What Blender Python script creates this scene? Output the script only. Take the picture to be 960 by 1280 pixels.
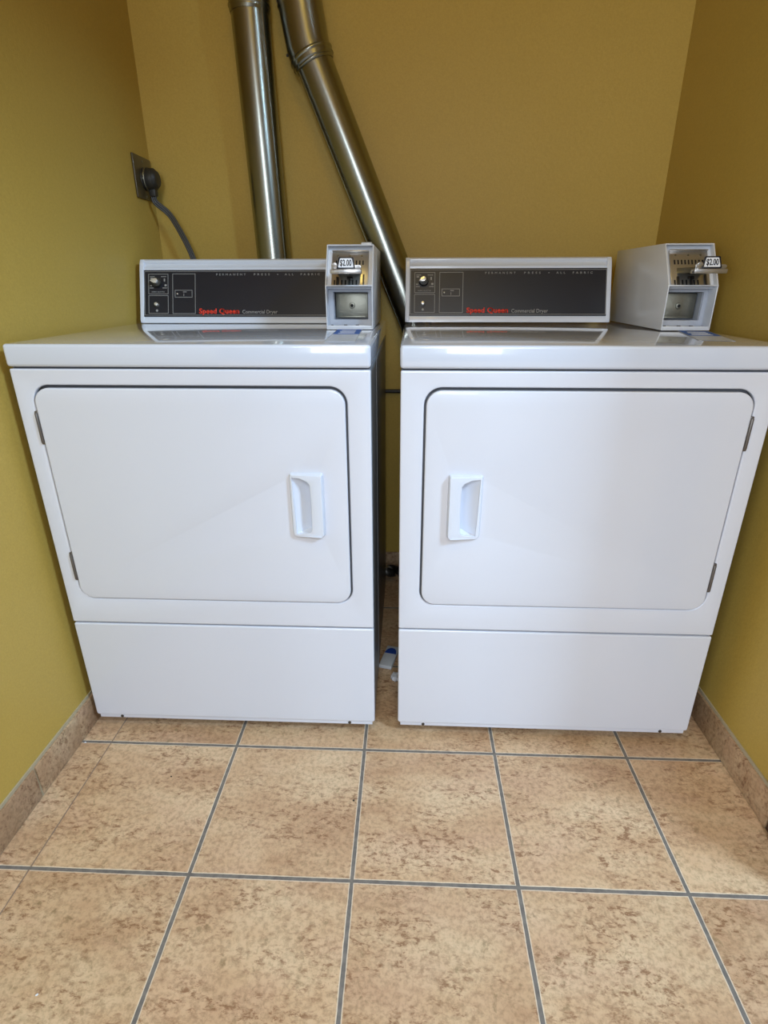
import bpy, bmesh, math, random
from mathutils import Vector, Matrix
random.seed(4)
for o in list(bpy.data.objects): bpy.data.objects.remove(o)
scene = bpy.context.scene
col = scene.collection

# ------------------------------------------------------------------ camera
cam_d = bpy.data.cameras.new('camera'); cam = bpy.data.objects.new('camera', cam_d); col.objects.link(cam)
cam.location = (0.0690, -1.0177, 1.0174)
PITCH, ROLL, YAW, F = -0.3850, -0.0021, 0.0412, 681.57
cam.matrix_world = (Matrix.Translation(cam.location) @ Matrix.Rotation(YAW, 4, 'Z')
                    @ Matrix.Rotation(math.pi / 2 + PITCH, 4, 'X') @ Matrix.Rotation(-ROLL * -1, 4, 'Z'))
cam_d.sensor_fit = 'VERTICAL'; cam_d.sensor_height = 24.0
cam_d.lens = F / 1280 * 24.0
cam_d.shift_x = -1.90 / 1280; cam_d.shift_y = -10.37 / 1280
cam_d.clip_start = 0.01
scene.camera = cam

# ------------------------------------------------------------------ world, lights, exposure
world = bpy.data.worlds.new('world'); scene.world = world; world.use_nodes = True
bg = world.node_tree.nodes['Background']
bg.inputs['Color'].default_value = (0.84, 0.93, 1.0, 1); bg.inputs['Strength'].default_value = 0.10
def area(name, loc, rot, sx, sy, power, color):
    l = bpy.data.lights.new(name, 'AREA'); l.shape = 'RECTANGLE'; l.size = sx; l.size_y = sy
    l.energy = power; l.color = color
    o = bpy.data.objects.new(name, l); col.objects.link(o); o.location = loc; o.rotation_euler = rot
    return o
def aim(loc, to):
    return (Vector(to) - Vector(loc)).to_track_quat('-Z', 'Y').to_euler()
area('ceiling_panel_light', (0.2, -2.95, 2.74), (0, 0, 0), 1.3, 0.75, 66, (0.80, 0.89, 1.0))
area('window_light', (0.12, -4.0, 1.75), (math.radians(90), 0, 0), 0.7, 1.9, 50, (0.82, 0.90, 1.0))
area('side_room_light', (2.05, -1.5, 2.60), aim((2.05, -1.5, 2.60), (-0.7, 0.0, 0.8)), 0.5, 0.4, 88, (0.54, 0.76, 1.0))
area('corner_fill_light', (-1.9, -3.3, 1.3), (math.radians(90), 0, math.radians(-42)), 1.2, 1.3, 50, (0.76, 0.87, 1.0))  # added fill to brighten the right wall; no real window
area('alcove_lamp', (0.05, -0.85, 2.7), (0, 0, 0), 0.4, 0.3, 6.5, (1.0, 0.70, 0.15))
vs = scene.view_settings
vs.view_transform = 'Standard'; vs.look = 'None'; vs.gamma = 1.0; vs.use_curve_mapping = False
vs.exposure = 0.0

# ------------------------------------------------------------------ materials
def lin(r, g, b):
    f = lambda c: (c / 255 / 12.92) if c / 255 <= 0.04045 else ((c / 255 + 0.055) / 1.055) ** 2.4
    return (f(r), f(g), f(b), 1)
def mat(name, rgb, rough=0.5, metal=0.0, coat=0.0, bump=0.0, bscale=200.0, var=0.0, vscale=6.0, aniso=0.0, coat_rough=0.05):
    m = bpy.data.materials.new(name); m.use_nodes = True; nt = m.node_tree; N = nt.nodes; L = nt.links
    b = N['Principled BSDF']
    b.inputs['Roughness'].default_value = rough; b.inputs['Metallic'].default_value = metal
    b.inputs['Coat Weight'].default_value = coat; b.inputs['Coat Roughness'].default_value = coat_rough
    tc = N.new('ShaderNodeTexCoord')
    nz = N.new('ShaderNodeTexNoise'); nz.inputs['Scale'].default_value = vscale; nz.inputs['Detail'].default_value = 5
    L.new(tc.outputs['Object'], nz.inputs['Vector'])
    mx = N.new('ShaderNodeMix'); mx.data_type = 'RGBA'
    c = rgb
    mx.inputs['A'].default_value = (c[0] * (1 - var), c[1] * (1 - var), c[2] * (1 - var), 1)
    mx.inputs['B'].default_value = (min(1, c[0] * (1 + var)), min(1, c[1] * (1 + var)), min(1, c[2] * (1 + var)), 1)
    L.new(nz.outputs['Fac'], mx.inputs['Factor']); L.new(mx.outputs['Result'], b.inputs['Base Color'])
    if bump:
        n2 = N.new('ShaderNodeTexNoise'); n2.inputs['Scale'].default_value = bscale; n2.inputs['Detail'].default_value = 3
        L.new(tc.outputs['Object'], n2.inputs['Vector'])
        bp = N.new('ShaderNodeBump'); bp.inputs['Strength'].default_value = bump; bp.inputs['Distance'].default_value = 0.002
        L.new(n2.outputs['Fac'], bp.inputs['Height']); L.new(bp.outputs['Normal'], b.inputs['Normal'])
    return m
M = {}
M['enamel'] = mat('white_enamel', lin(208, 212, 224), 0.32, 0, 0.5, bump=0.02, bscale=350, var=0.01)
M['side'] = mat('shaded_side_enamel', lin(124, 128, 134), 0.4, 0, 0.2, bump=0.03, bscale=300)  # white sides toned grey, shade of the gap put into the colour
M['lid'] = mat('lid_enamel', lin(202, 209, 224), 0.18, 0, 1.0, bump=0.012, bscale=120, var=0.01, coat_rough=0.03)
M['plastic'] = mat('white_plastic', lin(210, 217, 231), 0.3, 0, 0.3, var=0.005)
M['case'] = mat('meter_case_enamel', lin(206, 210, 218), 0.3, 0, 0.3, bump=0.03, bscale=300, var=0.01)
M['case_in'] = mat('meter_case_grey', lin(170, 174, 184), 0.45, 0, 0.1, var=0.02)
M['black'] = mat('black_panel', lin(19, 23, 36), 0.36, 0, 0.0, var=0.1, vscale=30)
M['blackrub'] = mat('black_rubber', lin(38, 37, 34), 0.5, bump=0.05, bscale=300)
M['cord'] = mat('dark_grey_cord', lin(52, 52, 54), 0.4, 0, 0.1)
M['outlet'] = mat('brown_outlet_plastic', lin(72, 62, 42), 0.35, 0, 0.3)
M['gap_shade'] = mat('gap_shade_grey', lin(96, 98, 104), 0.7)  # grey that stands in for shade inside the door and panel gaps
M['print'] = mat('grey_print', lin(150, 150, 150), 0.5)
M['red'] = mat('red_print', lin(226, 58, 38), 0.45)
M['silver'] = mat('silver_knob', lin(225, 225, 225), 0.25, 0.6)
M['chrome'] = mat('chrome', lin(178, 176, 174), 0.28, 0.85, bump=0.06, bscale=90, var=0.04, vscale=20)
M['steel'] = mat('brushed_steel', lin(138, 137, 126), 0.4, 1.0, bump=0.15, bscale=260, var=0.12, vscale=45)
M['darksteel'] = mat('dark_steel', lin(84, 82, 80), 0.4, 0.8)
M['hinge'] = mat('hinge_metal', lin(110, 106, 104), 0.4, 0.7)
M['duct'] = mat('galvanised_duct', lin(152, 154, 146), 0.27, 1.0, bump=0.10, bscale=14, var=0.12, vscale=9)
M['hole'] = mat('dark_hole', lin(14, 14, 15), 0.8)
M['paper'] = mat('label_paper', lin(222, 226, 234), 0.4)
M['decal'] = mat('lid_label_vinyl', lin(186, 192, 204), 0.4, 0, 0.2)
M['decalblue'] = mat('lid_label_blue', lin(40, 88, 170), 0.6, 0, 0.0)
M['blue'] = mat('blue_print', lin(52, 100, 176), 0.45)
M['darkblue'] = mat('dark_blue', lin(24, 64, 150), 0.5)
M['packet'] = mat('packet_paper', lin(196, 202, 210), 0.6, var=0.05, vscale=60)
M['pipe_dark'] = mat('dark_pipe', lin(40, 40, 42), 0.5)
M['wood'] = mat('dark_brown_wood', lin(58, 32, 14), 0.4, bump=0.1, var=0.25, vscale=12)
M['ceil'] = mat('ceiling_paint', lin(205, 200, 180), 0.9)
M['speck'] = mat('dark_speck', lin(40, 32, 24), 0.7)

def wall_mat():
    m = bpy.data.materials.new('mustard_wall_paint'); m.use_nodes = True; nt = m.node_tree; N = nt.nodes; L = nt.links
    b = N['Principled BSDF']; b.inputs['Roughness'].default_value = 0.5
    b.inputs['Specular IOR Level'].default_value = 0.3
    g = N.new('ShaderNodeNewGeometry')
    n1 = N.new('ShaderNodeTexNoise'); n1.inputs['Scale'].default_value = 3.0; n1.inputs['Detail'].default_value = 4
    n2 = N.new('ShaderNodeTexNoise'); n2.inputs['Scale'].default_value = 260.0; n2.inputs['Detail'].default_value = 2
    L.new(g.outputs['Position'], n1.inputs['Vector']); L.new(g.outputs['Position'], n2.inputs['Vector'])
    r = N.new('ShaderNodeMix'); r.data_type = 'RGBA'
    r.inputs['A'].default_value = lin(189, 160, 76); r.inputs['B'].default_value = lin(197, 168, 86)
    L.new(n1.outputs['Fac'], r.inputs['Factor'])
    r2 = N.new('ShaderNodeMix'); r2.data_type = 'RGBA'; r2.blend_type = 'MULTIPLY'; r2.inputs['Factor'].default_value = 0.22
    L.new(r.outputs['Result'], r2.inputs['A']); L.new(n2.outputs['Fac'], r2.inputs['B']); L.new(r2.outputs['Result'], b.inputs['Base Color'])
    bp = N.new('ShaderNodeBump'); bp.inputs['Strength'].default_value = 0.25; bp.inputs['Distance'].default_value = 0.002
    n3 = N.new('ShaderNodeTexNoise'); n3.inputs['Scale'].default_value = 110.0; n3.inputs['Detail'].default_value = 3
    L.new(g.outputs['Position'], n3.inputs['Vector'])
    L.new(n3.outputs['Fac'], bp.inputs['Height']); L.new(bp.outputs['Normal'], b.inputs['Normal'])
    return m
M['wall'] = wall_mat()

TS, TX, TY = 0.3032, -0.0217, -0.0504
def tile_mat(name, grout=True, dark=1.0):
    m = bpy.data.materials.new(name); m.use_nodes = True; nt = m.node_tree; N = nt.nodes; L = nt.links
    b = N['Principled BSDF']; b.inputs['Roughness'].default_value = 0.42
    def math_(op, a, c=None, v=None):
        n = N.new('ShaderNodeMath'); n.operation = op
        if isinstance(a, (int, float)): n.inputs[0].default_value = a
        else: L.new(a, n.inputs[0])
        if c is not None:
            if isinstance(c, (int, float)): n.inputs[1].default_value = c
            else: L.new(c, n.inputs[1])
        return n.outputs[0]
    g = N.new('ShaderNodeNewGeometry')
    mp = N.new('ShaderNodeMapping'); mp.inputs['Location'].default_value = (-TX, -TY, 0)
    L.new(g.outputs['Position'], mp.inputs['Vector'])
    sc = N.new('ShaderNodeVectorMath'); sc.operation = 'SCALE'; sc.inputs['Scale'].default_value = 1 / TS
    L.new(mp.outputs['Vector'], sc.inputs[0])
    fl = N.new('ShaderNodeVectorMath'); fl.operation = 'FLOOR'; L.new(sc.outputs[0], fl.inputs[0])
    wn = N.new('ShaderNodeTexWhiteNoise'); wn.noise_dimensions = '2D'; L.new(fl.outputs[0], wn.inputs['Vector'])
    # each tile carries its own offset into the mottling
    off = N.new('ShaderNodeVectorMath'); off.operation = 'SCALE'; off.inputs['Scale'].default_value = 7.0
    L.new(wn.outputs['Color'], off.inputs[0])
    ps = N.new('ShaderNodeVectorMath'); ps.operation = 'ADD'; L.new(g.outputs['Position'], ps.inputs[0]); L.new(off.outputs[0], ps.inputs[1])
    rotm = N.new('ShaderNodeMapping'); rotm.inputs['Rotation'].default_value = (0, 0, math.radians(35)); rotm.inputs['Scale'].default_value = (0.65, 1.35, 1)
    L.new(ps.outputs[0], rotm.inputs['Vector'])
    def noise(scale, detail, rough, vec=rotm.outputs[0], dist=0.0):
        n = N.new('ShaderNodeTexNoise'); n.inputs['Scale'].default_value = scale; n.inputs['Detail'].default_value = detail
        n.inputs['Roughness'].default_value = rough; n.inputs['Distortion'].default_value = dist
        L.new(vec, n.inputs['Vector']); return n.outputs['Fac']
    def ramp(fac, stops):
        r = N.new('ShaderNodeValToRGB'); r.color_ramp.elements[0].position = stops[0][0]; r.color_ramp.elements[0].color = stops[0][1]
        r.color_ramp.elements[1].position = stops[-1][0]; r.color_ramp.elements[1].color = stops[-1][1]
        for p, c in stops[1:-1]:
            e = r.color_ramp.elements.new(p); e.color = c
        L.new(fac, r.inputs['Fac']); return r.outputs['Color']
    def mix(fac, a, c, blend='MIX'):
        n = N.new('ShaderNodeMix'); n.data_type = 'RGBA'; n.blend_type = blend
        if isinstance(fac, float): n.inputs['Factor'].default_value = fac
        else: L.new(fac, n.inputs['Factor'])
        for k, v in (('A', a), ('B', c)):
            if isinstance(v, tuple): n.inputs[k].default_value = v
            else: L.new(v, n.inputs[k])
        return n.outputs['Result']
    base = ramp(noise(7, 6, 0.6), [(0.32, lin(178, 142, 109)), (0.5, lin(196, 164, 130)), (0.68, lin(210, 184, 151))])
    pink = ramp(noise(9, 3, 0.5, dist=0.5), [(0.5, (0, 0, 0, 1)), (0.72, (0.5, 0.5, 0.5, 1))])
    c1 = mix(pink, base, lin(198, 164, 136))
    fine = ramp(noise(120, 4, 0.7, vec=ps.outputs[0]), [(0.3, (0.62, 0.60, 0.56, 1)), (0.55, (0.97, 0.97, 0.97, 1)), (0.75, (1, 1, 1, 1))])
    c2 = mix(1.0, c1, fine, 'MULTIPLY')
    # brown flecks, gathered in clumps
    clump = noise(10, 5, 0.65, dist=0.3); fleck = noise(100, 6, 0.74, dist=0.3)
    fm = math_('MULTIPLY', math_('SMOOTH_MIN', math_('MULTIPLY', math_('MAXIMUM', math_('SUBTRACT', fleck, 0.505), 0.0), 9.0), 1.0),
               math_('MINIMUM', math_('MULTIPLY', math_('MAXIMUM', math_('SUBTRACT', clump, 0.41), 0.0), 6.0), 1.0))
    c3 = mix(math_('MINIMUM', fm, 0.85), c2, lin(122, 84, 56))
    olive = noise(48, 4, 0.6, vec=ps.outputs[0], dist=0.3)
    om = math_('MINIMUM', math_('MULTIPLY', math_('MAXIMUM', math_('SUBTRACT', olive, 0.63), 0.0), 8.0), 0.55)
    c3 = mix(om, c3, lin(120, 100, 68))
    br = N.new('ShaderNodeHueSaturation'); L.new(c3, br.inputs['Color'])
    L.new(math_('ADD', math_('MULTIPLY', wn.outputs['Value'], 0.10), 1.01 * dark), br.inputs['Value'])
    colr = br.outputs['Color']; hgt = noise(40, 4, 0.6)
    if grout:
        sx = N.new('ShaderNodeSeparateXYZ'); L.new(sc.outputs[0], sx.inputs[0])
        wob = math_('MULTIPLY', math_('SUBTRACT', noise(30, 3, 0.6, vec=g.outputs['Position']), 0.5), 0.006)
        def edge(o):
            fr = math_('FRACT', math_('ADD', o, 100.0))
            return math_('MINIMUM', fr, math_('SUBTRACT', 1.0, fr))
        ex = edge(sx.outputs['X']); ey = edge(sx.outputs['Y'])
        # the leftmost joint is a narrow one
        narrow = math_('LESS_THAN', sx.outputs['X'], -1.5)
        hw = math_('SUBTRACT', 0.0112, math_('MULTIPLY', narrow, 0.0068))
        dx = math_('SUBTRACT', ex, hw); dy = math_('SUBTRACT', ey, 0.0105)
        d = math_('ADD', math_('MINIMUM', dx, dy), wob)
        isg = math_('LESS_THAN', d, 0.0)
        # worn pale edge of the glaze
        rim = math_('MULTIPLY', math_('LESS_THAN', d, 0.0055), math_('GREATER_THAN', d, 0.0))
        rim = math_('MULTIPLY', rim, math_('SUBTRACT', 1.0, math_('MULTIPLY', narrow, math_('LESS_THAN', dx, dy))))
        colr = mix(math_('MULTIPLY', rim, 0.55), colr, lin(226, 216, 198))
        gcol = ramp(noise(60, 3, 0.6, vec=g.outputs['Position']), [(0.3, lin(98, 92, 88)), (0.7, lin(122, 116, 110))])
        gcol = mix(math_('MULTIPLY', math_('MULTIPLY', narrow, math_('LESS_THAN', dx, dy)), 0.75), gcol, lin(140, 118, 100))
        colr = mix(isg, colr, gcol)
        hgt = math_('ADD', math_('MULTIPLY', hgt, 0.12), math_('MULTIPLY', math_('MINIMUM', math_('MAXIMUM', d, 0.0), 0.012), 60.0))
        rr = N.new('ShaderNodeMix'); rr.data_type = 'FLOAT'; rr.inputs['A'].default_value = 0.40; rr.inputs['B'].default_value = 0.9
        L.new(isg, rr.inputs['Factor']); L.new(rr.outputs['Result'], b.inputs['Roughness'])
    L.new(colr, b.inputs['Base Color'])
    bp = N.new('ShaderNodeBump'); bp.inputs['Strength'].default_value = 0.35; bp.inputs['Distance'].default_value = 0.0015
    L.new(hgt, bp.inputs['Height']); L.new(bp.outputs['Normal'], b.inputs['Normal'])
    return m
M['tile'] = tile_mat('ceramic_floor_tile')
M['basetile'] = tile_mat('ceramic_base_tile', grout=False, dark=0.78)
M['grout'] = mat('grey_grout', lin(150, 142, 128), 0.9, bump=0.1, var=0.05, vscale=40)
M['caulk'] = mat('pale_grout_bead', lin(170, 158, 132), 0.8, var=0.08, vscale=40)

# ------------------------------------------------------------------ mesh helpers
def finish(name, bm, m, parent=None, smooth=40, doubles=True):
    if doubles: bmesh.ops.remove_doubles(bm, verts=bm.verts, dist=1e-6)
    bmesh.ops.recalc_face_normals(bm, faces=bm.faces)
    me = bpy.data.meshes.new(name); bm.to_mesh(me); bm.free()
    mats = m if isinstance(m, (list, tuple)) else [m]
    for k in mats: me.materials.append(M[k])
    if smooth:
        for p in me.polygons: p.use_smooth = True
        try: me.set_sharp_from_angle(angle=math.radians(smooth))
        except Exception: pass
    o = bpy.data.objects.new(name, me); col.objects.link(o)
    if parent: o.parent = parent
    return o
def add_box(bm, x0, x1, y0, y1, z0, z1, bev=0.0, seg=2, mi=0, mtx=None):
    t = bmesh.new(); bmesh.ops.create_cube(t, size=1)
    for v in t.verts:
        v.co = Vector(((x0 + x1) / 2 + v.co.x * (x1 - x0), (y0 + y1) / 2 + v.co.y * (y1 - y0), (z0 + z1) / 2 + v.co.z * (z1 - z0)))
    if bev: bmesh.ops.bevel(t, geom=list(t.edges), offset=bev, segments=seg, profile=0.5, affect='EDGES')
    merge(bm, t, mi, mtx)
def merge(bm, t, mi=0, mtx=None):
    if mtx: bmesh.ops.transform(t, matrix=mtx, verts=t.verts)
    for f in t.faces: f.material_index = mi
    me = bpy.data.meshes.new('tmp'); t.to_mesh(me); t.free(); bm.from_mesh(me); bpy.data.meshes.remove(me)
def box(name, m, parent, *a, **k):
    bm = bmesh.new(); add_box(bm, *a, **k); return finish(name, bm, m, parent)
def add_prism(bm, pts, x0, x1, bev=0.0, seg=2, mi=0):
    """(y, z) outline extruded along x"""
    t = bmesh.new(); vs_ = [t.verts.new((x0, y, z)) for y, z in pts]; f = t.faces.new(vs_)
    r = bmesh.ops.extrude_face_region(t, geom=[f]); 
    for v in r['geom']:
        if isinstance(v, bmesh.types.BMVert): v.co.x = x1
    bmesh.ops.recalc_face_normals(t, faces=t.faces)
    if bev: bmesh.ops.bevel(t, geom=list(t.edges), offset=bev, segments=seg, profile=0.5, affect='EDGES', clamp_overlap=True)
    merge(bm, t, mi)
def add_cyl(bm, p, q, r0, r1=None, n=24, bev=0.0, mi=0):
    p = Vector(p); q = Vector(q); d = q - p; r1 = r0 if r1 is None else r1
    t = bmesh.new(); bmesh.ops.create_cone(t, cap_ends=True, segments=n, radius1=r0, radius2=r1, depth=d.length)
    if bev: bmesh.ops.bevel(t, geom=[e for e in t.edges if len(e.link_faces) == 2 and any(len(f.verts) > 4 for f in e.link_faces)], offset=bev, segments=2, profile=0.5, affect='EDGES')
    merge(bm, t, mi, Matrix.Translation((p + q) / 2) @ d.to_track_quat('Z', 'Y').to_matrix().to_4x4())
def rrect(x0, x1, z0, z1, r, n=8):
    rs = r if isinstance(r, (tuple, list)) else (r,) * 4   # bl, br, tr, tl
    out = []
    for (cx, cz, a0, rr) in ((x0 + rs[0], z0 + rs[0], 180, rs[0]), (x1 - rs[1], z0 + rs[1], 270, rs[1]), (x1 - rs[2], z1 - rs[2], 0, rs[2]), (x0 + rs[3], z1 - rs[3], 90, rs[3])):
        for k in range(n + 1):
            a = math.radians(a0 + 90 * k / n); out.append((cx + rr * math.cos(a), cz + rr * math.sin(a)))
    return out
def curve_mesh(loops, thick, bev, seg=3):
    """flat plate with holes; local x,y outline, z thickness; edges rounded"""
    cu = bpy.data.curves.new('tmp', 'CURVE'); cu.dimensions = '2D'; cu.fill_mode = 'BOTH'
    cu.extrude = max(thick / 2 - bev, 0); cu.bevel_depth = bev; cu.bevel_resolution = seg; cu.offset = -bev
    for lp in loops:
        s = cu.splines.new('POLY'); s.points.add(len(lp) - 1); s.use_cyclic_u = True
        for i, (a, c) in enumerate(lp): s.points[i].co = (a, c, 0, 1)
    o = bpy.data.objects.new('tmp', cu); col.objects.link(o)
    bpy.context.view_layer.update()
    dg = bpy.context.evaluated_depsgraph_get()
    me = bpy.data.meshes.new_from_object(o.evaluated_get(dg)); bpy.data.objects.remove(o); bpy.data.curves.remove(cu)
    return me
FACE = Matrix(((1, 0, 0, 0), (0, 0, -1, 0), (0, 1, 0, 0), (0, 0, 0, 1)))      # plate x,y,z -> x, -y(front), z up
def add_plate(bm, loops, y0, y1, bev=0.0, mi=0, mtx=None, seg=3):
    me = curve_mesh(loops, y1 - y0, bev, seg)
    t = bmesh.new(); t.from_mesh(me); bpy.data.meshes.remove(me)
    bmesh.ops.transform(t, matrix=Matrix.Translation((0, (y0 + y1) / 2, 0)) @ FACE, verts=t.verts)
    bmesh.ops.remove_doubles(t, verts=t.verts, dist=1e-6)
    merge(bm, t, mi, mtx)
def plate(name, m, parent, loops, y0, y1, bev=0.0, mtx=None):
    bm = bmesh.new(); add_plate(bm, loops, y0, y1, bev, 0, mtx); return finish(name, bm, m, parent)
def text(name, body, m, parent, x, s, width, height, frame, bold=0.0, spacing=1.0, d=0.0012):
    """lettering: left end at x, baseline at s on a surface given by frame; scaled to width x height"""
    cu = bpy.data.curves.new('tmp', 'FONT'); cu.body = body; cu.size = 1; cu.offset = bold; cu.space_character = spacing
    cu.extrude = 0.0; cu.resolution_u = 3
    o = bpy.data.objects.new('tmp', cu); col.objects.link(o); bpy.context.view_layer.update()
    me = bpy.data.meshes.new_from_object(o.evaluated_get(bpy.context.evaluated_depsgraph_get()))
    bpy.data.objects.remove(o); bpy.data.curves.remove(cu)
    xs = [v.co.x for v in me.vertices]; sx = width / (max(xs) - min(xs)); x0 = min(xs); sy = height / 0.70
    for v in me.vertices: v.co = Vector((x + (v.co.x - x0) * sx, s + v.co.y * sy, d))
    t = bmesh.new(); t.from_mesh(me); bpy.data.meshes.remove(me)
    r = bmesh.ops.extrude_face_region(t, geom=list(t.faces))
    for v in r['geom']:
        if isinstance(v, bmesh.types.BMVert): v.co.z = max(0.0, d - 0.0011)
    bmesh.ops.transform(t, matrix=frame, verts=t.verts)
    return finish(name, t, m, parent, smooth=0)
def sweep(bm, path, radii, n=20, mi=0, cap=True, sy=1.0):
    """tube through points with a radius at each; parallel transported rings"""
    P = [Vector(p) for p in path]; 
    if not isinstance(radii, (list, tuple)): radii = [radii] * len(P)
    T = [((P[min(i + 1, len(P) - 1)] - P[max(i - 1, 0)]).normalized()) for i in range(len(P))]
    up = Vector((0, -1, 0)) if abs(T[0].y) < 0.9 else Vector((1, 0, 0))
    rings = []
    for i, p in enumerate(P):
        a = T[i].cross(up).normalized(); b_ = a.cross(T[i]).normalized(); up = b_
        rings.append([bm.verts.new(p + a * (radii[i] * math.cos(2 * math.pi * k / n)) + b_ * (radii[i] * sy * math.sin(2 * math.pi * k / n))) for k in range(n)])
    for i in range(len(rings) - 1):
        for k in range(n):
            f = bm.faces.new((rings[i][k], rings[i][(k + 1) % n], rings[i + 1][(k + 1) % n], rings[i + 1][k])); f.material_index = mi
    if cap:
        bm.faces.new(rings[0]).material_index = mi; bm.faces.new(list(reversed(rings[-1]))).material_index = mi
def smooth_path(pts, k=8):
    P = [Vector(p) for p in pts]; out = []
    for i in range(len(P) - 1):
        p0 = P[max(i - 1, 0)]; p1 = P[i]; p2 = P[i + 1]; p3 = P[min(i + 2, len(P) - 1)]
        for j in range(k):
            t = j / k
            out.append(0.5 * ((2 * p1) + (-p0 + p2) * t + (2 * p0 - 5 * p1 + 4 * p2 - p3) * t * t + (-p0 + 3 * p1 - 3 * p2 + p3) * t ** 3))
    return out + [P[-1]]
def empty(name, loc, label, cat, group=None, rz=0.0):
    o = bpy.data.objects.new(name, None); o.empty_display_size = 0.1; col.objects.link(o)
    o.location = loc; o.rotation_euler = (0, 0, rz); o['label'] = label; o['category'] = cat
    if group: o['group'] = group
    return o
def tag(o, label, cat, group=None):
    o['label'] = label; o['category'] = cat
    if group: o['group'] = group
    return o
def struct(o, label, cat):
    o['kind'] = 'structure'; o['label'] = label; o['category'] = cat; return o

# ------------------------------------------------------------------ the alcove
YB = 0.8204
def quad_slab(name, m, a, b_, z0, z1, th, label, side):
    """vertical wall from a to b (x,y), thickness th towards side"""
    a = Vector((a[0], a[1], 0)); b_ = Vector((b_[0], b_[1], 0)); n = Vector(side).normalized() * th
    bm = bmesh.new(); v = []
    for z in (z0, z1):
        for p in (a, b_, b_ + n, a + n): v.append(bm.verts.new((p.x, p.y, z)))
    for f in ((0, 1, 2, 3), (7, 6, 5, 4), (0, 4, 5, 1), (1, 5, 6, 2), (2, 6, 7, 3), (3, 7, 4, 0)): bm.faces.new([v[i] for i in f])
    return struct(finish(name, bm, m, smooth=0), label, 'wall')
XL0, XL1 = -0.7010, -0.7092      # left wall x at the back corner, at y=-.5
def xl(y): return XL0 + (XL1 - XL0) * (YB - y) / (YB + 0.5)
def xr(y): return 0.8053 + (0.8046 - 0.8053) * (YB - y) / (YB + 0.5)
o = box('floor', 'tile', None, -2.2, 4.0, -4.2, 0.95, -0.1, 0.0); struct(o, 'beige mottled ceramic tile floor with dark grey grout', 'floor')
quad_slab('wall_back', 'wall', (-0.9, YB), (1.0, YB), 0, 2.75, 0.1, 'mustard yellow back wall behind the dryers', (0, 1, 0))
quad_slab('wall_left', 'wall', (xl(YB), YB), (xl(-1.42), -1.42), 0, 2.75, 0.12, 'mustard yellow left side wall with the outlet', (-1, 0, 0))
quad_slab('wall_right', 'wall', (xr(YB), YB), (xr(-0.216), -0.216), 0, 2.75, 0.12, 'mustard yellow right side wall', (1, 0, 0))
struct(box('ceiling', 'ceil', None, -2.2, 2.4, -4.2, 0.95, 2.75, 2.85), 'off-white ceiling above the alcove', 'ceiling')
struct(box('wall_header', 'wall', None, -0.84, 0.94, -1.42, -1.30, 1.98, 2.75), 'mustard wall header above the alcove opening', 'wall')
struct(box('wall_lintel', 'wall', None, 0.806, 0.924, -1.42, -0.3605, 2.062, 2.75), 'mustard wall above the doorway in the right wall', 'wall')
bm = bmesh.new()
add_box(bm, 0.7965, 0.94, -0.36, -0.2175, 0.0, 2.06, 0.003)
add_box(bm, 0.7885, 0.812, -0.37, -0.238, 0.0, 2.06, 0.003)
struct(finish('trim_1', bm, 'wood'), 'dark brown wooden door jamb at the end of the right wall', 'trim')

def baseboard(name, fx, sgn, y_end, joints, label):
    bm = bmesh.new(); H = 0.0775; ys = [YB - 0.001] + joints + [y_end]; th = 0.009
    for i in range(len(ys) - 1):
        y1 = ys[i] - (0.0028 if i else 0); y0 = ys[i + 1] + (0.0028 if i < len(ys) - 2 else 0)
        t = bmesh.new(); bmesh.ops.create_cube(t, size=1)
        for v in t.verts:
            y = y0 + (v.co.y + 0.5) * (y1 - y0); xw = fx(y)
            v.co = Vector((xw + sgn * (th if v.co.x * sgn > 0 else 0.0005), y, 0.0015 + (v.co.z + 0.5) * (H - 0.0015)))
        bmesh.ops.bevel(t, geom=list(t.edges), offset=0.0015, segments=2, profile=0.5, affect='EDGES'); merge(bm, t, 0)
    t = bmesh.new(); bmesh.ops.create_cube(t, size=1)      # grout behind, in the joints and as a bead along the top
    for v in t.verts:
        y = y_end + 0.001 + (v.co.y + 0.5) * (YB - 0.002 - y_end); xw = fx(y)
        top = v.co.z > 0
        v.co = Vector((xw + sgn * ((0.0035 if top else 0.0075) if v.co.x * sgn > 0 else 0.0002), y, 0.0 if not top else H + 0.0065))
    merge(bm, t, 1)
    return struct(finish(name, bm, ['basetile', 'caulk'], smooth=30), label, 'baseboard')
baseboard('baseboard_left', xl, 1, -1.41, [0.40, 0.1, -0.2, -0.5, -0.8, -1.1], 'ceramic tile baseboard along the left wall')
baseboard('baseboard_right', xr, -1, -0.2165, [0.46, 0.155], 'ceramic tile baseboard along the right wall')
bm = bmesh.new()
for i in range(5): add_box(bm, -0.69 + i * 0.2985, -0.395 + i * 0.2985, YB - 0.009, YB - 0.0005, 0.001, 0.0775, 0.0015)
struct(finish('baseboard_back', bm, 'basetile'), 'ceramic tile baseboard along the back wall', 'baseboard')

# ------------------------------------------------------------------ dryers
W, DEP = 0.683, 0.70
H, Z1, Z2, Z3 = 0.914, 0.8705, 0.3035, 0.0254
A0 = (0.5635, 0.9305); A1 = (0.605, 1.0507)                     # console face, bottom and top (y, z)
TH = math.atan2(A1[0] - A0[0], A1[1] - A0[1]); SL = math.hypot(A1[0] - A0[0], A1[1] - A0[1])
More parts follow.
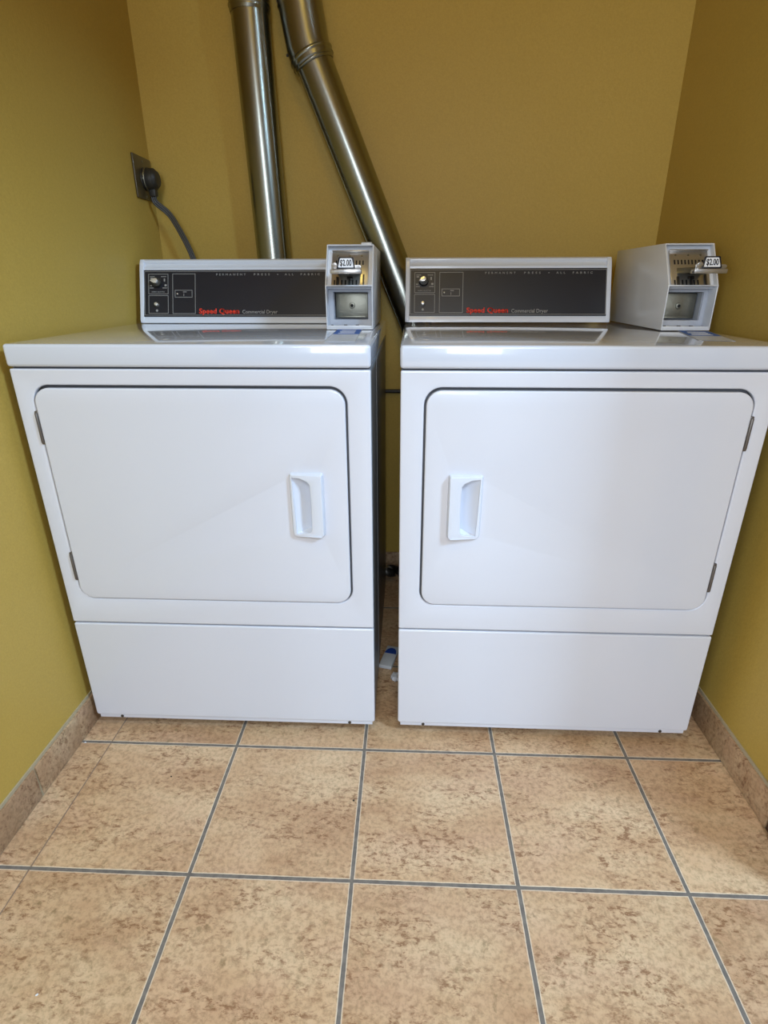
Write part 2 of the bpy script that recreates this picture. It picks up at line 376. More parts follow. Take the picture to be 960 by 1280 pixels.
# frame of the console face: x across, s up the slope, d out of it
CF = Matrix.Translation((0, A0[0], A0[1])) @ Matrix(((1, 0, 0, 0), (0, math.sin(TH), -math.cos(TH), 0), (0, math.cos(TH), math.sin(TH), 0), (0, 0, 0, 1)))
def frame_rect(bm, x0, x1, s0, s1, w=0.0011, d0=0.0016, d1=0.0022):
    for a in ((x0, x1, s0, s0 + w), (x0, x1, s1 - w, s1), (x0, x0 + w, s0 + w, s1 - w), (x1 - w, x1, s0 + w, s1 - w)):
        t = bmesh.new(); add_box(t, a[0], a[1], a[2], a[3], d0, d1); merge(bm, t, 0, CF)

def make_console(root, dz, knob_turn):
    x0, x1 = 0.002, 0.556
    bm = bmesh.new()
    b0, b1 = 0.560, 0.612
    pts = [(0.5595, H + 0.0005), (0.5600, 0.9235), (A0[0] - 0.0008, A0[1] - 0.004), (A1[0] - 0.0002, A1[1] + 0.0025), (A1[0] - 0.0005, A1[1] + 0.0065),
           (A1[0] + 0.006, A1[1] + 0.0100), (A1[0] + 0.0095, A1[1] + 0.0160), (A1[0] + 0.0075, A1[1] + 0.0205), (A1[0] + 0.0085, A1[1] + 0.0250),
           (A1[0] + 0.015, A1[1] + 0.0285), (0.675, 1.0790), (0.690, 1.070), (0.695, H + 0.0005)]
    # end caps stand a little proud, with rounded corners
    add_prism(bm, pts, x0 + 0.005, x1 - 0.005, 0.0)
    cap = [(0.5590, H + 0.0005), (0.5594, 0.9235), (A0[0] - 0.003, A0[1] - 0.004), (A1[0] - 0.003, A1[1] + 0.004), (A1[0] + 0.0035, A1[1] + 0.0195), (A1[0] + 0.010, A1[1] + 0.0280),
           (0.675, 1.0800), (0.692, 1.070), (0.697, H + 0.0005)]
    add_prism(bm, cap, x0, x0 + 0.0120, 0.0058, 3); add_prism(bm, cap, x1 - 0.0120, x1, 0.0058, 3)
    con = finish('control_console', bm, 'plastic', root); con.location = (0, 0, dz)
    px0, px1 = 0.012, 0.547
    pan = plate_on(CF, 'control_panel', 'black', con, rrect(px0, px1, 0.0, SL, 0.001, 2), -0.001, 0.0015)
    bm = bmesh.new()
    frame_rect(bm, px0 + 0.0035, px1 - 0.0035, 0.0035, SL - 0.0035, 0.0010)
    frame_rect(bm, 0.0265, 0.0825, 0.0615, 0.1165); frame_rect(bm, 0.0265, 0.0825, 0.0085, 0.0580)
    frame_rect(bm, 0.0945, 0.1590, 0.0080, 0.1170); frame_rect(bm, 0.1010, 0.1500, 0.0525, 0.0725)
    # worn print marks round the dial and in the small window
    for (a, b_, c, d) in ((0.031, 0.044, 0.1085, 0.1100), (0.062, 0.077, 0.1085, 0.1100), (0.032, 0.039, 0.1030, 0.1060), (0.070, 0.0735, 0.096, 0.104), (0.072, 0.078, 0.0830, 0.0880),
                          (0.030, 0.041, 0.0775, 0.0792), (0.031, 0.036, 0.083, 0.086), (0.066, 0.079, 0.0775, 0.0792), (0.124, 0.134, 0.0665, 0.0682), (0.1255, 0.1268, 0.0560, 0.0630)):
        t = bmesh.new(); add_box(t, a, b_, c, d, 0.0016, 0.0021); merge(bm, t, 0, CF)
    finish('panel_print', bm, 'print', con)
    text('brand_lettering', 'Speed Queen', 'red', con, 0.169, 0.0085, 0.113, 0.0135, CF, bold=0.030, spacing=1.04, d=0.0026)
    text('product_lettering', 'Commercial Dryer', 'print', con, 0.291, 0.0085, 0.098, 0.0098, CF, bold=0.0, d=0.0026)
    for wd, wx0, ww_ in (('PERMANENT', 0.218, 0.082), ('PRESS', 0.323, 0.044), ('\u2022', 0.3875, 0.0035), ('ALL', 0.409, 0.024), ('FABRIC', 0.4530, 0.053)):
        text('cycle_lettering' if wd != '\u2022' else 'lettering_dot', wd, 'print', con, wx0, 0.1120, ww_, 0.0052, CF, bold=0.0, spacing=1.9, d=0.0026)
    text('dial_lettering', 'FABRIC SELECTOR', 'print', con, 0.036, 0.0660, 0.036, 0.0030, CF, bold=0.0, spacing=1.1, d=0.0026)
    # dial: round black skirt, silver pointer
    kx, ks = 0.0475, 0.0935
    bm = bmesh.new(); add_cyl(bm, CF @ Vector((kx + 0.004, ks - 0.001, 0.001)), CF @ Vector((kx + 0.004, ks - 0.001, 0.010)), 0.0135, 0.0120, 28, 0.001)
    kn = finish('selector_dial', bm, 'blackrub', con)
    bm = bmesh.new(); R = Matrix.Translation((kx + 0.002, ks, 0.010)) @ Matrix.Rotation(knob_turn, 4, 'Z')
    lp = [(-0.0125, 0.0), (-0.006, 0.0045), (0.0, 0.0068), (0.006, 0.0060), (0.009, 0.0), (0.006, -0.0060), (0.0, -0.0068), (-0.006, -0.0045)]
    me = curve_mesh([lp], 0.010, 0.0012, 2); t = bmesh.new(); t.from_mesh(me); bpy.data.meshes.remove(me)
    merge(bm, t, 0, CF @ R @ Matrix.Translation((0, 0, 0.004))); finish('dial_pointer', bm, 'silver', con)
    bm = bmesh.new(); c = CF @ Vector((0.0495, 0.033, 0.0)); q = CF @ Vector((0.0495, 0.033, 0.0035)); r = CF @ Vector((0.0495, 0.033, 0.009))
    add_cyl(bm, c, q, 0.0075, 0.0070, 24, 0.0008, 1); add_cyl(bm, q, r, 0.0050, 0.0046, 24, 0.001, 0)
    finish('start_button', bm, ['silver', 'darksteel'], con)
    bm = bmesh.new(); add_cyl(bm, CF @ Vector((0.0500, 0.0165, 0.001)), CF @ Vector((0.0500, 0.0165, 0.0026)), 0.0032, None, 16, 0.0003); finish('start_symbol', bm, 'print', con)
    bm = bmesh.new(); add_cyl(bm, CF @ Vector((0.108, 0.0625, 0.001)), CF @ Vector((0.108, 0.0625, 0.0032)), 0.0019, None, 16, 0.0004); finish('indicator_lamp', bm, 'silver', con)
    return con
def plate_on(frame, name, m, parent, loop, d0, d1, bev=0.0):
    me = curve_mesh([loop], d1 - d0, bev, 2); t = bmesh.new(); t.from_mesh(me); bpy.data.meshes.remove(me)
    bmesh.ops.transform(t, matrix=frame @ Matrix.Translation((0, 0, (d0 + d1) / 2)), verts=t.verts)
    return finish(name, t, m, parent)

def make_meter(root, ox, oy, rz, lock_top):
    """coin meter: box with two recesses; local x 0..w, y 0 at the front"""
    w = 0.110; zb, zm, zt = H + 0.0015, 1.0113, 1.1004; yt = 0.057; yB = 0.37; e = 0.0028
    case_pts = [(0, zb), (0, zm), (yt, zt), (yB, zt), (yB, zb)]
    bm = bmesh.new()
    add_prism(bm, case_pts, 0, e, 0.0010, 2); add_prism(bm, case_pts, w - e, w, 0.0010, 2)
    add_prism(bm, [(yt, zt), (yt + 0.0005, zt - e), (yB, zt - e), (yB, zt)], e * 0.5, w - e * 0.5)
    add_box(bm, e * 0.5, w - e * 0.5, 0.0005, yB, zb, zb + e)
    add_box(bm, e * 0.5, w - e * 0.5, 0.0, 0.060, zm - 0.0014, zm + 0.0014, 0.0005)
    add_box(bm, e * 0.5, w - e * 0.5, yB - e, yB, zb, zt)
    case = finish('coin_meter', bm, 'case', root); case.location = (ox, oy, 0); case.rotation_euler = (0, 0, rz)
    # lower recess: sill, grey frame, vault door
    bm = bmesh.new()
    add_plate(bm, [rrect(e, w - e, zb + e, zm - 0.001, 0.0005, 1), list(reversed(rrect(0.0135, 0.0975, zb + 0.020, zm - 0.014, 0.002, 2)))], 0.034, 0.037, 0.0008)
    add_box(bm, 0.0135, 0.0150, 0.037, 0.075, zb + 0.020, zm - 0.014); add_box(bm, 0.0960, 0.0975, 0.037, 0.075, zb + 0.020, zm - 0.014)
    add_box(bm, 0.0135, 0.0975, 0.037, 0.075, zb + 0.0185, zb + 0.020); add_box(bm, 0.0135, 0.0975, 0.037, 0.075, zm - 0.014, zm - 0.0125)
    add_box(bm, 0.010, 0.101, 0.075, 0.077, zb + 0.015, zm - 0.010)
    finish('recess_frame', bm, 'case_in', case)
    bm = bmesh.new(); add_box(bm, e, w - e, 0.003, 0.033, zb + e, zb + 0.0085, 0.0008)
    sill = finish('recess_sill', bm, 'case', case)
    for hx in (0.012, 0.044, 0.072):
        bm = bmesh.new(); add_cyl(bm, (hx, 0.012, zb + 0.0075), (hx, 0.012, zb + 0.0098), 0.0042 if hx > 0.02 else 0.0028, None, 16)
        finish('sill_screw', bm, 'darksteel', case)
    bm = bmesh.new(); add_box(bm, 0.0165, 0.0945, 0.058, 0.072, zb + 0.0225, zm - 0.0165, 0.0016)
    add_box(bm, 0.022, 0.089, 0.0562, 0.060, zb + 0.0235, zb + 0.0265, 0.0006)
    vault = finish('vault_door', bm, 'steel', case)
    cz = (zb + 0.0225 + zm - 0.0165) / 2
    bm = bmesh.new(); add_cyl(bm, (0.0560, 0.0585, cz), (0.0560, 0.0555, cz), 0.0075, 0.0068, 24, 0.0006, 0); add_cyl(bm, (0.0560, 0.0560, cz), (0.0560, 0.0550, cz), 0.0036, None, 18, 0, 1)
    finish('vault_lock', bm, ['steel', 'hole'], case)
    # upper recess: sloping chrome mechanism plate
    th = math.atan2(yt, zt - zm)
    UF = Matrix.Translation((0, 0.0, zm)) @ Matrix(((1, 0, 0, 0), (0, math.sin(th), -math.cos(th), 0), (0, math.cos(th), math.sin(th), 0), (0, 0, 0, 1)))
    ul = math.hypot(yt, zt - zm)
    bm = bmesh.new()
    me = curve_mesh([rrect(e, w - e, 0.003, ul + 0.0062, 0.0005, 1)], 0.002, 0.0, 1); t = bmesh.new(); t.from_mesh(me); bpy.data.meshes.remove(me)
    merge(bm, t, 0, UF @ Matrix.Translation((0, 0, -0.0160))); finish('upper_recess', bm, 'case', case)
    bm = bmesh.new()
    def ubox(bm, x0, x1, s0, s1, d0, d1, bev=0.0004, mi=0):
        t = bmesh.new(); add_box(t, x0, x1, s0, s1, d0, d1, bev); merge(bm, t, mi, UF)
    ubox(bm, 0.0125, 0.0985, 0.006, ul - 0.011, -0.0150, -0.011, 0.0012)
    ubox(bm, 0.0125, 0.0985, ul - 0.0125, ul - 0.0105, -0.0150, -0.006, 0.0005)
    mech = finish('mechanism_plate', bm, 'chrome', case)
    for hx in (0.026, 0.0545, 0.082): 
        bm = bmesh.new(); t = bmesh.new(); add_cyl(t, (hx, ul - 0.022, -0.0112), (hx, ul - 0.022, -0.0095), 0.0026, 0.0018, 14); merge(bm, t, 0, UF)
        finish('plate_rivet', bm, 'steel', case)
    for k in range(9):
        bm = bmesh.new(); ubox(bm, 0.0215 + k * 0.0078, 0.0245 + k * 0.0078, ul - 0.0455, ul - 0.0345, -0.0112, -0.0100, 0.0002); finish('coin_slot', bm, 'hole', case)
    for k in range(7):
        bm = bmesh.new(); ubox(bm, 0.0185 + k * 0.0085, 0.0215 + k * 0.0085, 0.009, 0.021, -0.0112, -0.0100, 0.0002); finish('coin_slot', bm, 'hole', case)
    # coin slide pulled out towards the user: tray, side rails, head, bracket
    zs = 1.0400
    bm = bmesh.new()
    add_box(bm, 0.0285, 0.0800, -0.052, 0.034, zs, zs + 0.0032, 0.0006)
    add_box(bm, 0.0265, 0.0290, -0.048, 0.036, zs - 0.0030, zs + 0.0085, 0.0006); add_box(bm, 0.0535, 0.0555, -0.048, 0.034, zs - 0.006, zs + 0.001, 0.0004)
    add_box(bm, 0.0790, 0.0812, -0.048, 0.036, zs - 0.0030, zs + 0.0085, 0.0006)
    slide = finish('coin_slide', bm, 'steel', case)
    bm = bmesh.new()
    add_box(bm, 0.0215, 0.0895, -0.064, -0.045, zs - 0.0045, zs + 0.0045, 0.0012)
    add_box(bm, 0.0245, 0.0860, -0.0585, -0.0560, zs + 0.004, zs + 0.0135, 0.0006)
    add_cyl(bm, (0.0315, -0.062, zs + 0.011), (0.0315, -0.050, zs + 0.013), 0.0070, 0.0055, 20, 0.001)
    add_cyl(bm, (0.0855, -0.058, zs + 0.009), (0.0855, -0.049, zs + 0.009), 0.0040, 0.0040, 16, 0.001)
    finish('slide_head', bm, 'chrome', slide)
    # price holder: black backed trapezoid with a white card
    ph = math.radians(16)
    PF = Matrix.Translation((0.0560, -0.0625, zs + 0.0065)) @ Matrix(((1, 0, 0, 0), (0, math.sin(ph), -math.cos(ph), 0), (0, math.cos(ph), math.sin(ph), 0), (0, 0, 0, 1)))
    def rounded(pts, r=0.003, n=4):
        out = []
        for i, p in enumerate(pts):
            a = Vector(pts[i - 1]); b_ = Vector(p); c = Vector(pts[(i + 1) % len(pts)])
            u = (a - b_).normalized() * r; v = (c - b_).normalized() * r
            for k in range(n + 1):
                t_ = k / n; out.append(tuple((b_ + u) * (1 - t_) ** 2 + b_ * 2 * t_ * (1 - t_) + (b_ + v) * t_ ** 2))
        return out
    plate_on(PF, 'price_holder', 'black', slide, rounded([(-0.0205, -0.001), (0.0205, -0.001), (0.0165, 0.0235), (-0.0155, 0.0235)]), -0.0015, 0.0010, 0.0003)
    pc = plate_on(PF, 'price_card', 'paper', slide, rounded([(-0.0170, 0.0015), (0.0170, 0.0015), (0.0130, 0.0205), (-0.0125, 0.0205)], 0.002), 0.0008, 0.0015)
    text('price_lettering', '$2.00', 'black', slide, -0.0125, 0.0050, 0.0250, 0.0125, PF, bold=0.012, d=0.0024)
    # lower coin chute fins under the slide
    for fb in (((0.024, 0.029, 0.006, 0.028),), ((0.0535, 0.0575, 0.006, 0.028), (0.0490, 0.0620, 0.0225, 0.0285)), ((0.086, 0.0895, 0.006, 0.034),)):
        bm = bmesh.new()
        for q_ in fb: ubox(bm, *q_, -0.0115, -0.0072)
        finish('chute_fin', bm, 'darksteel', case)
    bm = bmesh.new(); add_cyl(bm, (w - 0.0008, 0.16, 1.05), (w + 0.0012, 0.16, 1.05), 0.006, 0.005, 18, 0.0004); finish('side_screw', bm, 'case', case)
    if lock_top:
        bm = bmesh.new(); add_prism(bm, [(0.065, zt - 0.0005), (0.068, zt + 0.0045), (0.100, zt + 0.0075), (0.105, zt - 0.0005)], 0.080, 0.1035, 0.0008)
        finish('top_latch', bm, 'case', case)
    return case

def make_handle(door, hx, hz, mirror, w=0.0705, h=0.141):
    """cup pull; hx = outer edge on the hinge side; grip on the free side"""
    bm = bmesh.new(); yf = -0.0055
    outer = rrect(0, w, 0, h, (0.010, 0.008, 0.004, 0.004), 6)
    x0, x1, z0, z1 = 0.0045, 0.0450, 0.0065, h - 0.0065
    inner = [(x0 + 0.004, z0), (x1 - 0.006, z0 + 0.004), (x1 - 0.001, z0 + 0.010), (x1 + 0.0005, h / 2), (x1 - 0.0010, z1 - 0.014), (x1 - 0.006, z1 - 0.008), (x0 + 0.018, z1 - 0.001), (x0, z1), (x0 + 0.0015, h / 2)]
    add_plate(bm, [outer, list(reversed(inner))], yf - 0.0045, 0.0010, 0.0012, seg=2)
    for v in bm.verts:
        if v.co.y < -0.0005: 
            v.co.y -= 0.0085 * min(1, max(0, v.co.x / w)) ** 1.0 * (1.0 if v.co.x < w - 0.006 else 0.75)
            # the housing flares outwards, so that its foot is wider than its face
            f = 0.0035
            v.co.x = w / 2 + (v.co.x - w / 2) * (1 - f / w * 2); v.co.z = h / 2 + (v.co.z - h / 2) * (1 - f / h * 2)
    # scoop: floor falls from the open side to a deep wall under the grip
    def V(x, y, z): return bm.verts.new((x, y, z))
    n = 8; top = []; bot = []; rimt = []; rimb = []
    for k in range(n + 1):
        t_ = k / n; x = x0 + 0.0005 + (x1 + 0.002 - x0) * t_; y = -0.0075 + 0.019 * (math.sin(t_ * math.pi / 2) ** 1.15)
        ins = 0.015 * t_
        top.append(V(x, y, z1 - ins * 1.15 + 0.001)); bot.append(V(x, y, z0 + ins - 0.001))
        yr = -0.0075 - 0.0055 * t_
        rimt.append(V(x, yr, z1 + 0.001 - 0.007 * t_ ** 2)); rimb.append(V(x, yr, z0 - 0.001 + 0.004 * t_))
    for k in range(n):
        bm.faces.new((top[k], top[k + 1], bot[k + 1], bot[k]))
        bm.faces.new((rimt[k], rimt[k + 1], top[k + 1], top[k])); bm.faces.new((bot[k], bot[k + 1], rimb[k + 1], rimb[k]))
    bm.faces.new((top[n], rimt[n], rimb[n], bot[n]))
    if mirror: bmesh.ops.scale(bm, vec=(-1, 1, 1), verts=bm.verts)
    bmesh.ops.translate(bm, vec=(hx, 0, hz), verts=bm.verts)
    o = finish('door_handle', bm, 'plastic', door, smooth=35)
    return o

def make_dryer(name_loc, rz, mirror, label, meter, sheet, knob_turn, dz, lid_over=0.0):
    root = empty('clothes_dryer', name_loc, label, 'dryer', 'coin-operated dryers', rz)
    mx = (lambda a, b_: (W - b_, W - a)) if mirror else (lambda a, b_: (a, b_))
    hx0, hx1 = mx(0.0335, 0.6385)
    z0h, z1h = 0.3685, 0.8385
    # cabinet: sides, back, base as one shell
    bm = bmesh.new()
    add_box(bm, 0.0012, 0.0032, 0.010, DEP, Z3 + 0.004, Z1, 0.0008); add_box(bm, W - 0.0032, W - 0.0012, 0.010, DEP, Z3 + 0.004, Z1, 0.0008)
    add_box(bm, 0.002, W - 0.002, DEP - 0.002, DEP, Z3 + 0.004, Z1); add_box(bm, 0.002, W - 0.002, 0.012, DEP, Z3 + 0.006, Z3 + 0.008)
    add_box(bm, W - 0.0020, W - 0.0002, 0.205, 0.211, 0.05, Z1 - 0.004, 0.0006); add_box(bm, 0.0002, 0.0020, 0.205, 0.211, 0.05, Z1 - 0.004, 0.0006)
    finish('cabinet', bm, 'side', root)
    # upper front panel with the door opening
    bm = bmesh.new()
    add_plate(bm, [rrect(0, W, Z2 + 0.0022, Z1 - 0.0018, 0.003, 3), list(reversed(rrect(hx0, hx1, z0h, z1h, 0.034, 12)))], 0.0, 0.012, 0.0030)
    finish('front_panel', bm, 'enamel', root)
    bm = bmesh.new(); add_box(bm, hx0 - 0.012, hx1 + 0.012, 0.0135, 0.018, z0h - 0.012, z1h + 0.012); add_box(bm, 0.004, W - 0.004, 0.012, 0.013, Z2 - 0.006, Z2 + 0.006)
    add_box(bm, 0.004, W - 0.004, 0.012, 0.016, Z1 - 0.01, Z1 + 0.003)
    finish('gap_shade_sheet', bm, 'gap_shade', root)  # added dark sheets behind the gaps, painted shade rather than a seal
    # door
    g = 0.0035
    dx0, dx1 = mx(0.0335 + 0.0035, 0.6385 - 0.0040)
    if mirror: hh0, hh1 = W - 0.5175, W - 0.5175 - 0.0705
    else: hh0, hh1 = 0.5175, 0.5880
    hl = rrect(min(hh0, hh1) + 0.006, max(hh0, hh1) - 0.012, 0.540, 0.660, 0.004, 3) if not mirror else rrect(min(hh0, hh1) + 0.012, max(hh0, hh1) - 0.006, 0.540, 0.660, 0.004, 3)
    bm = bmesh.new()
    add_plate(bm, [rrect(dx0, dx1, z0h + g * 0.8, z1h - 0.0055, 0.030, 12), list(reversed(hl))], -0.0035, 0.0105, 0.0028)
    door = finish('dryer_door', bm, 'enamel', root)
    make_handle(door, hh0, 0.5297, mirror)
    for k, (za, zb_) in enumerate(((0.722, 0.789), (0.4145, 0.483))):
        a, b_ = mx(0.0300, 0.0375); s = -1 if mirror else 1
        bm = bmesh.new(); add_box(bm, a, b_, -0.0022, 0.013, za, zb_, 0.0018)
        xm = (a + b_) / 2
        add_cyl(bm, (xm, -0.0022, za + 0.004), (xm, -0.0022, zb_ - 0.004), 0.0030, None, 16, 0.0006)
        finish('hinge', bm, 'hinge', door)
    # lower access panel, turned in along the bottom
    bm = bmesh.new()
    t = bmesh.new()
    add_plate(t, [rrect(0, W, Z3 + 0.011, Z2 - 0.0018, (0.006, 0.006, 0.003, 0.003), 4)], 0.0, 0.012, 0.0030); merge(bm, t)
    add_prism(bm, [(0.0030, Z3 + 0.0125), (0.0030, Z3 + 0.0012), (0.0040, Z3), (0.014, Z3), (0.014, Z3 + 0.0125)], 0.006, W - 0.006, 0.0008)
    finish('lower_panel', bm, 'enamel', root)
    for sx in (0.061, W - 0.061):
        bm = bmesh.new(); add_cyl(bm, (sx, 0.006, Z3 + 0.0055), (sx, 0.0018, Z3 + 0.0055), 0.0038, None, 16, 0.0004); finish('panel_screw', bm, 'darksteel', root)
    for (fx, fy) in ((0.05, 0.06), (W - 0.05, 0.06), (0.05, DEP - 0.06), (W - 0.05, DEP - 0.06)):
        bm = bmesh.new(); add_cyl(bm, (fx, fy, 0.0), (fx, fy, 0.010), 0.019, 0.016, 24, 0.001); add_cyl(bm, (fx, fy, 0.009), (fx, fy, Z3 + 0.008), 0.006, None, 12); finish('foot', bm, 'blackrub', root)
    # lid
    bm = bmesh.new(); add_box(bm, -0.001, W + 0.001 + lid_over, -0.0035, DEP, Z1 + 0.0018, H, 0.0060, 4)
    finish('lid', bm, 'lid', root)
    make_console(root, dz, knob_turn)
    mox, moy, mrz, lock = meter
    make_meter(root, mox, moy, mrz, lock)
    # instruction label stuck on the lid
    cx, cy, a, ll, ww = sheet
    LF = Matrix.Translation((cx, cy, H + 0.0001)) @ Matrix.Rotation(a, 4, 'Z')
    def flat(name, m, par, lp, d0, d1):
        me = curve_mesh([lp], d1 - d0, 0, 1); t = bmesh.new(); t.from_mesh(me); bpy.data.meshes.remove(me)
        bmesh.ops.transform(t, matrix=LF @ Matrix.Translation((0, 0, (d0 + d1) / 2)), verts=t.verts); return finish(name, t, m, par)
    lab = flat('instruction_label', 'decal', root, rrect(-ww / 2, ww / 2, -ll / 2, ll / 2, 0.003, 3), 0, 0.0004)
    flat('label_header', 'decalblue', lab, rrect(-ww / 2, ww / 2, ll / 2 - 0.13, ll / 2, 0.003, 3), 0.0004, 0.0006)
    bm = bmesh.new(); 
    t = bmesh.new(); add_box(t, ww / 2 - 0.0012, ww / 2, -ll / 2, ll / 2, 0.0004, 0.0007); add_box(t, -ww / 2, -ww / 2 + 0.0012, -ll / 2, ll / 2, 0.0004, 0.0007)
    for k in range(5): add_box(t, -ww / 2 + 0.006, ww / 2 - 0.008 - 0.004 * (k % 2), ll / 2 - 0.150 - k * 0.022, ll / 2 - 0.147 - k * 0.022, 0.0004, 0.0006)
    merge(bm, t, 0, LF); finish('label_print', bm, 'print', lab)
    bm = bmesh.new(); t = bmesh.new()
    for k in range(4): add_box(t, -ww / 2 + 0.011 + 0.003 * (k % 2), ww / 2 - 0.013, ll / 2 - 0.112 + k * 0.024, ll / 2 - 0.102 + k * 0.024, 0.0006, 0.0008)
    merge(bm, t, 0, LF); finish('header_print', bm, 'paper', lab)
    return root

make_dryer((-W, 0, 0), 0.0, False, 'white coin-operated clothes dryer on the left, handle on its door\'s right side',
           (-0.1249 + W, 0.327, 0.0, True), (-0.066 + W, 0.195, math.radians(2), 0.29, 0.060), 0.0, 0.0)
make_dryer((0.0553, 0.003, -0.0012), -0.0026, True, 'white coin-operated clothes dryer on the right, handle on its door\'s left side',
           (0.6490 - 0.0553, 0.322, -0.005, False), (0.690 - 0.0553, 0.205, math.radians(-15), 0.235, 0.064), 0.35, 0.0035, 0.010)

# ------------------------------------------------------------------ vent ducts
def duct_ridge(bm, p, d, r, amp=0.003, wd=0.006, n=36):
    d = Vector(d).normalized(); p = Vector(p)
    pts = [p + d * (wd * (k / 4 - 1)) for k in range(9)]
    sweep(bm, pts, [r + amp * math.sin(math.pi * k / 8) for k in range(9)], n, cap=False)
def seam_line(bm, a, b_, rr):
    sweep(bm, [a, b_], rr, 8)
t = empty('vent_duct', (-0.334, 0.765, 0.0), 'straight galvanised vent duct rising up the wall behind the left dryer', 'duct', 'galvanised dryer vent ducts')
def loc(p): return (p[0] + 0.334, p[1] - 0.765, p[2])
yd = 0.765
bot, mid, top = (-0.3230, yd, 0.60), (-0.3560, yd, 1.672), (-0.3765, yd, 2.749)
bm = bmesh.new(); sweep(bm, [loc(bot), loc(mid)], 0.0495, 48, cap=False)
# open tail elbow going down to the dryer's rear outlet
finish('pipe_section', bm, 'duct', t)
bm = bmesh.new(); el = smooth_path([(-0.3230, yd, 0.602), (-0.3180, yd, 0.35), (-0.318, yd, 0.13), (-0.318, yd, 0.052)], 6)
sweep(bm, [loc(p) for p in el], 0.0485, 36); finish('lower_pipe', bm, 'duct', t)
bm = bmesh.new(); sweep(bm, [loc(mid), loc(top)], 0.0520, 48, cap=False); duct_ridge(bm, loc((-0.3563, yd, 1.682)), (0, 0, 1), 0.0520, 0.0025); duct_ridge(bm, loc((-0.3567, yd, 1.697)), (0, 0, 1), 0.0520, 0.002)
sweep(bm, [loc((mid[0], yd, mid[2] - 0.006)), loc((mid[0], yd, mid[2] + 0.001))], [0.0502, 0.0525], 48, cap=False)
finish('upper_pipe', bm, 'duct', t)
bm = bmesh.new(); a = math.radians(-52); off = Vector((math.sin(-a), -math.cos(a), 0)) * 0.0497
seam_line(bm, Vector(loc(bot)) + off, Vector(loc(mid)) + off, 0.0016); finish('lock_seam', bm, 'duct', t)

t2 = empty('vent_duct', (0.06, 0.765, 0.0), 'slanting galvanised vent duct with elbow, leaning down between the two dryers', 'duct', 'galvanised dryer vent ducts')
def loc2(p): return (p[0] - 0.06, p[1] - 0.765, p[2])
J = Vector((-0.1985, yd, 1.5740)); B = Vector((0.0230, yd, 1.055)); dirn = (B - J).normalized()
E1 = B + dirn * 0.48
bm = bmesh.new(); sweep(bm, [loc2(J - dirn * 0.01), loc2(E1)], 0.0505, 48, cap=False); finish('pipe_section', bm, 'duct', t2)
bm = bmesh.new(); el = smooth_path([E1 - dirn * 0.002, E1 + dirn * 0.06, E1 + Vector((0.075, 0, -0.16)), E1 + Vector((0.080, 0, -0.34)), Vector((E1.x + 0.080, yd, 0.052))], 6)
sweep(bm, [loc2(p) for p in el], 0.0490, 36); finish('lower_pipe', bm, 'duct', t2)
up = [J + dirn * 0.012, J - dirn * 0.004, J + Vector((-0.0085, 0, 0.022)), J + Vector((-0.0135, 0, 0.050)), J + Vector((-0.026, 0, 0.125)), J + Vector((-0.041, 0, 0.24)), J + Vector((-0.042, 0, 0.40)), Vector((-0.241, yd, 2.749))]
bm = bmesh.new(); sweep(bm, [loc2(p) for p in up], 0.0575, 48, cap=False)
duct_ridge(bm, loc2(J - dirn * 0.002), dirn, 0.0570, 0.003); duct_ridge(bm, loc2(J + dirn * 0.018), dirn, 0.0515, 0.0035, 0.005)
sweep(bm, [loc2(J + dirn * 0.010), loc2(J + dirn * 0.020)], [0.0576, 0.0506], 48, cap=False)
duct_ridge(bm, loc2(J + Vector((-0.0245, 0, 0.1150))), Vector((-0.2, 0, 1)), 0.0575, 0.0022, 0.006)
elb = finish('elbow', bm, 'duct', t2)
bm = bmesh.new(); a = math.radians(62); side = Vector((dirn.z, 0, -dirn.x)); side = side if side.x < 0 else -side
off = side * 0.0500 * math.sin(a) + Vector((0, -1, 0)) * 0.0500 * math.cos(a)
seam_line(bm, Vector(loc2(J + dirn * 0.01)) + off, Vector(loc2(E1)) + off, 0.0020); finish('lock_seam', bm, 'duct', t2)
off2 = Vector((-0.0590, -0.004, 0))
for q, ra in ((J + Vector((-0.0215, 0, 0.118)), 0.0042), (J + Vector((-0.004, 0, 0.004)), 0.0040)):
    bm = bmesh.new(); add_cyl(bm, Vector(loc2(q + off2)) + Vector((0.006, 0, 0)), Vector(loc2(q + off2)) + Vector((-0.004, 0, 0)), ra, ra * 0.85, 12, 0.0005)
    finish('duct_screw', bm, 'darksteel', t2)

# ------------------------------------------------------------------ outlet, plug and cord
oy, oz = 0.7565, 1.2965; wx = xl(oy)
t = empty('wall_outlet', (wx, oy, oz), 'brown square power outlet plate on the left wall near the corner', 'outlet')
bm = bmesh.new(); add_box(bm, 0.0003, 0.0060, -0.0560, 0.0560, -0.0545, 0.0545, 0.0022, 3); finish('cover_plate', bm, 'outlet', t)
bm = bmesh.new(); add_cyl(bm, (0.005, 0.004, -0.002), (0.0105, 0.004, -0.002), 0.0300, 0.0285, 36, 0.0012); finish('receptacle', bm, 'blackrub', t)
for z in (0.042, -0.046):
    bm = bmesh.new(); add_cyl(bm, (0.0055, 0.0, z), (0.0075, 0.0, z), 0.0034, None, 14, 0.0004); finish('plate_screw', bm, 'steel', t)
px = wx + 0.0108
t = empty('power_cord', (px, oy + 0.004, 1.2945), 'dark grey dryer power cord with round plug drooping from the wall outlet', 'power cord')
bm = bmesh.new()
add_cyl(bm, (0.0, 0, 0), (0.008, 0, 0), 0.0285, 0.0300, 32, 0.0015)
for (xa, ra, xb, rb) in ((0.007, 0.0295, 0.024, 0.0280), (0.023, 0.0275, 0.033, 0.0195)): add_cyl(bm, (xa, 0, 0), (xb, 0, 0), ra, rb, 32, 0.0012)
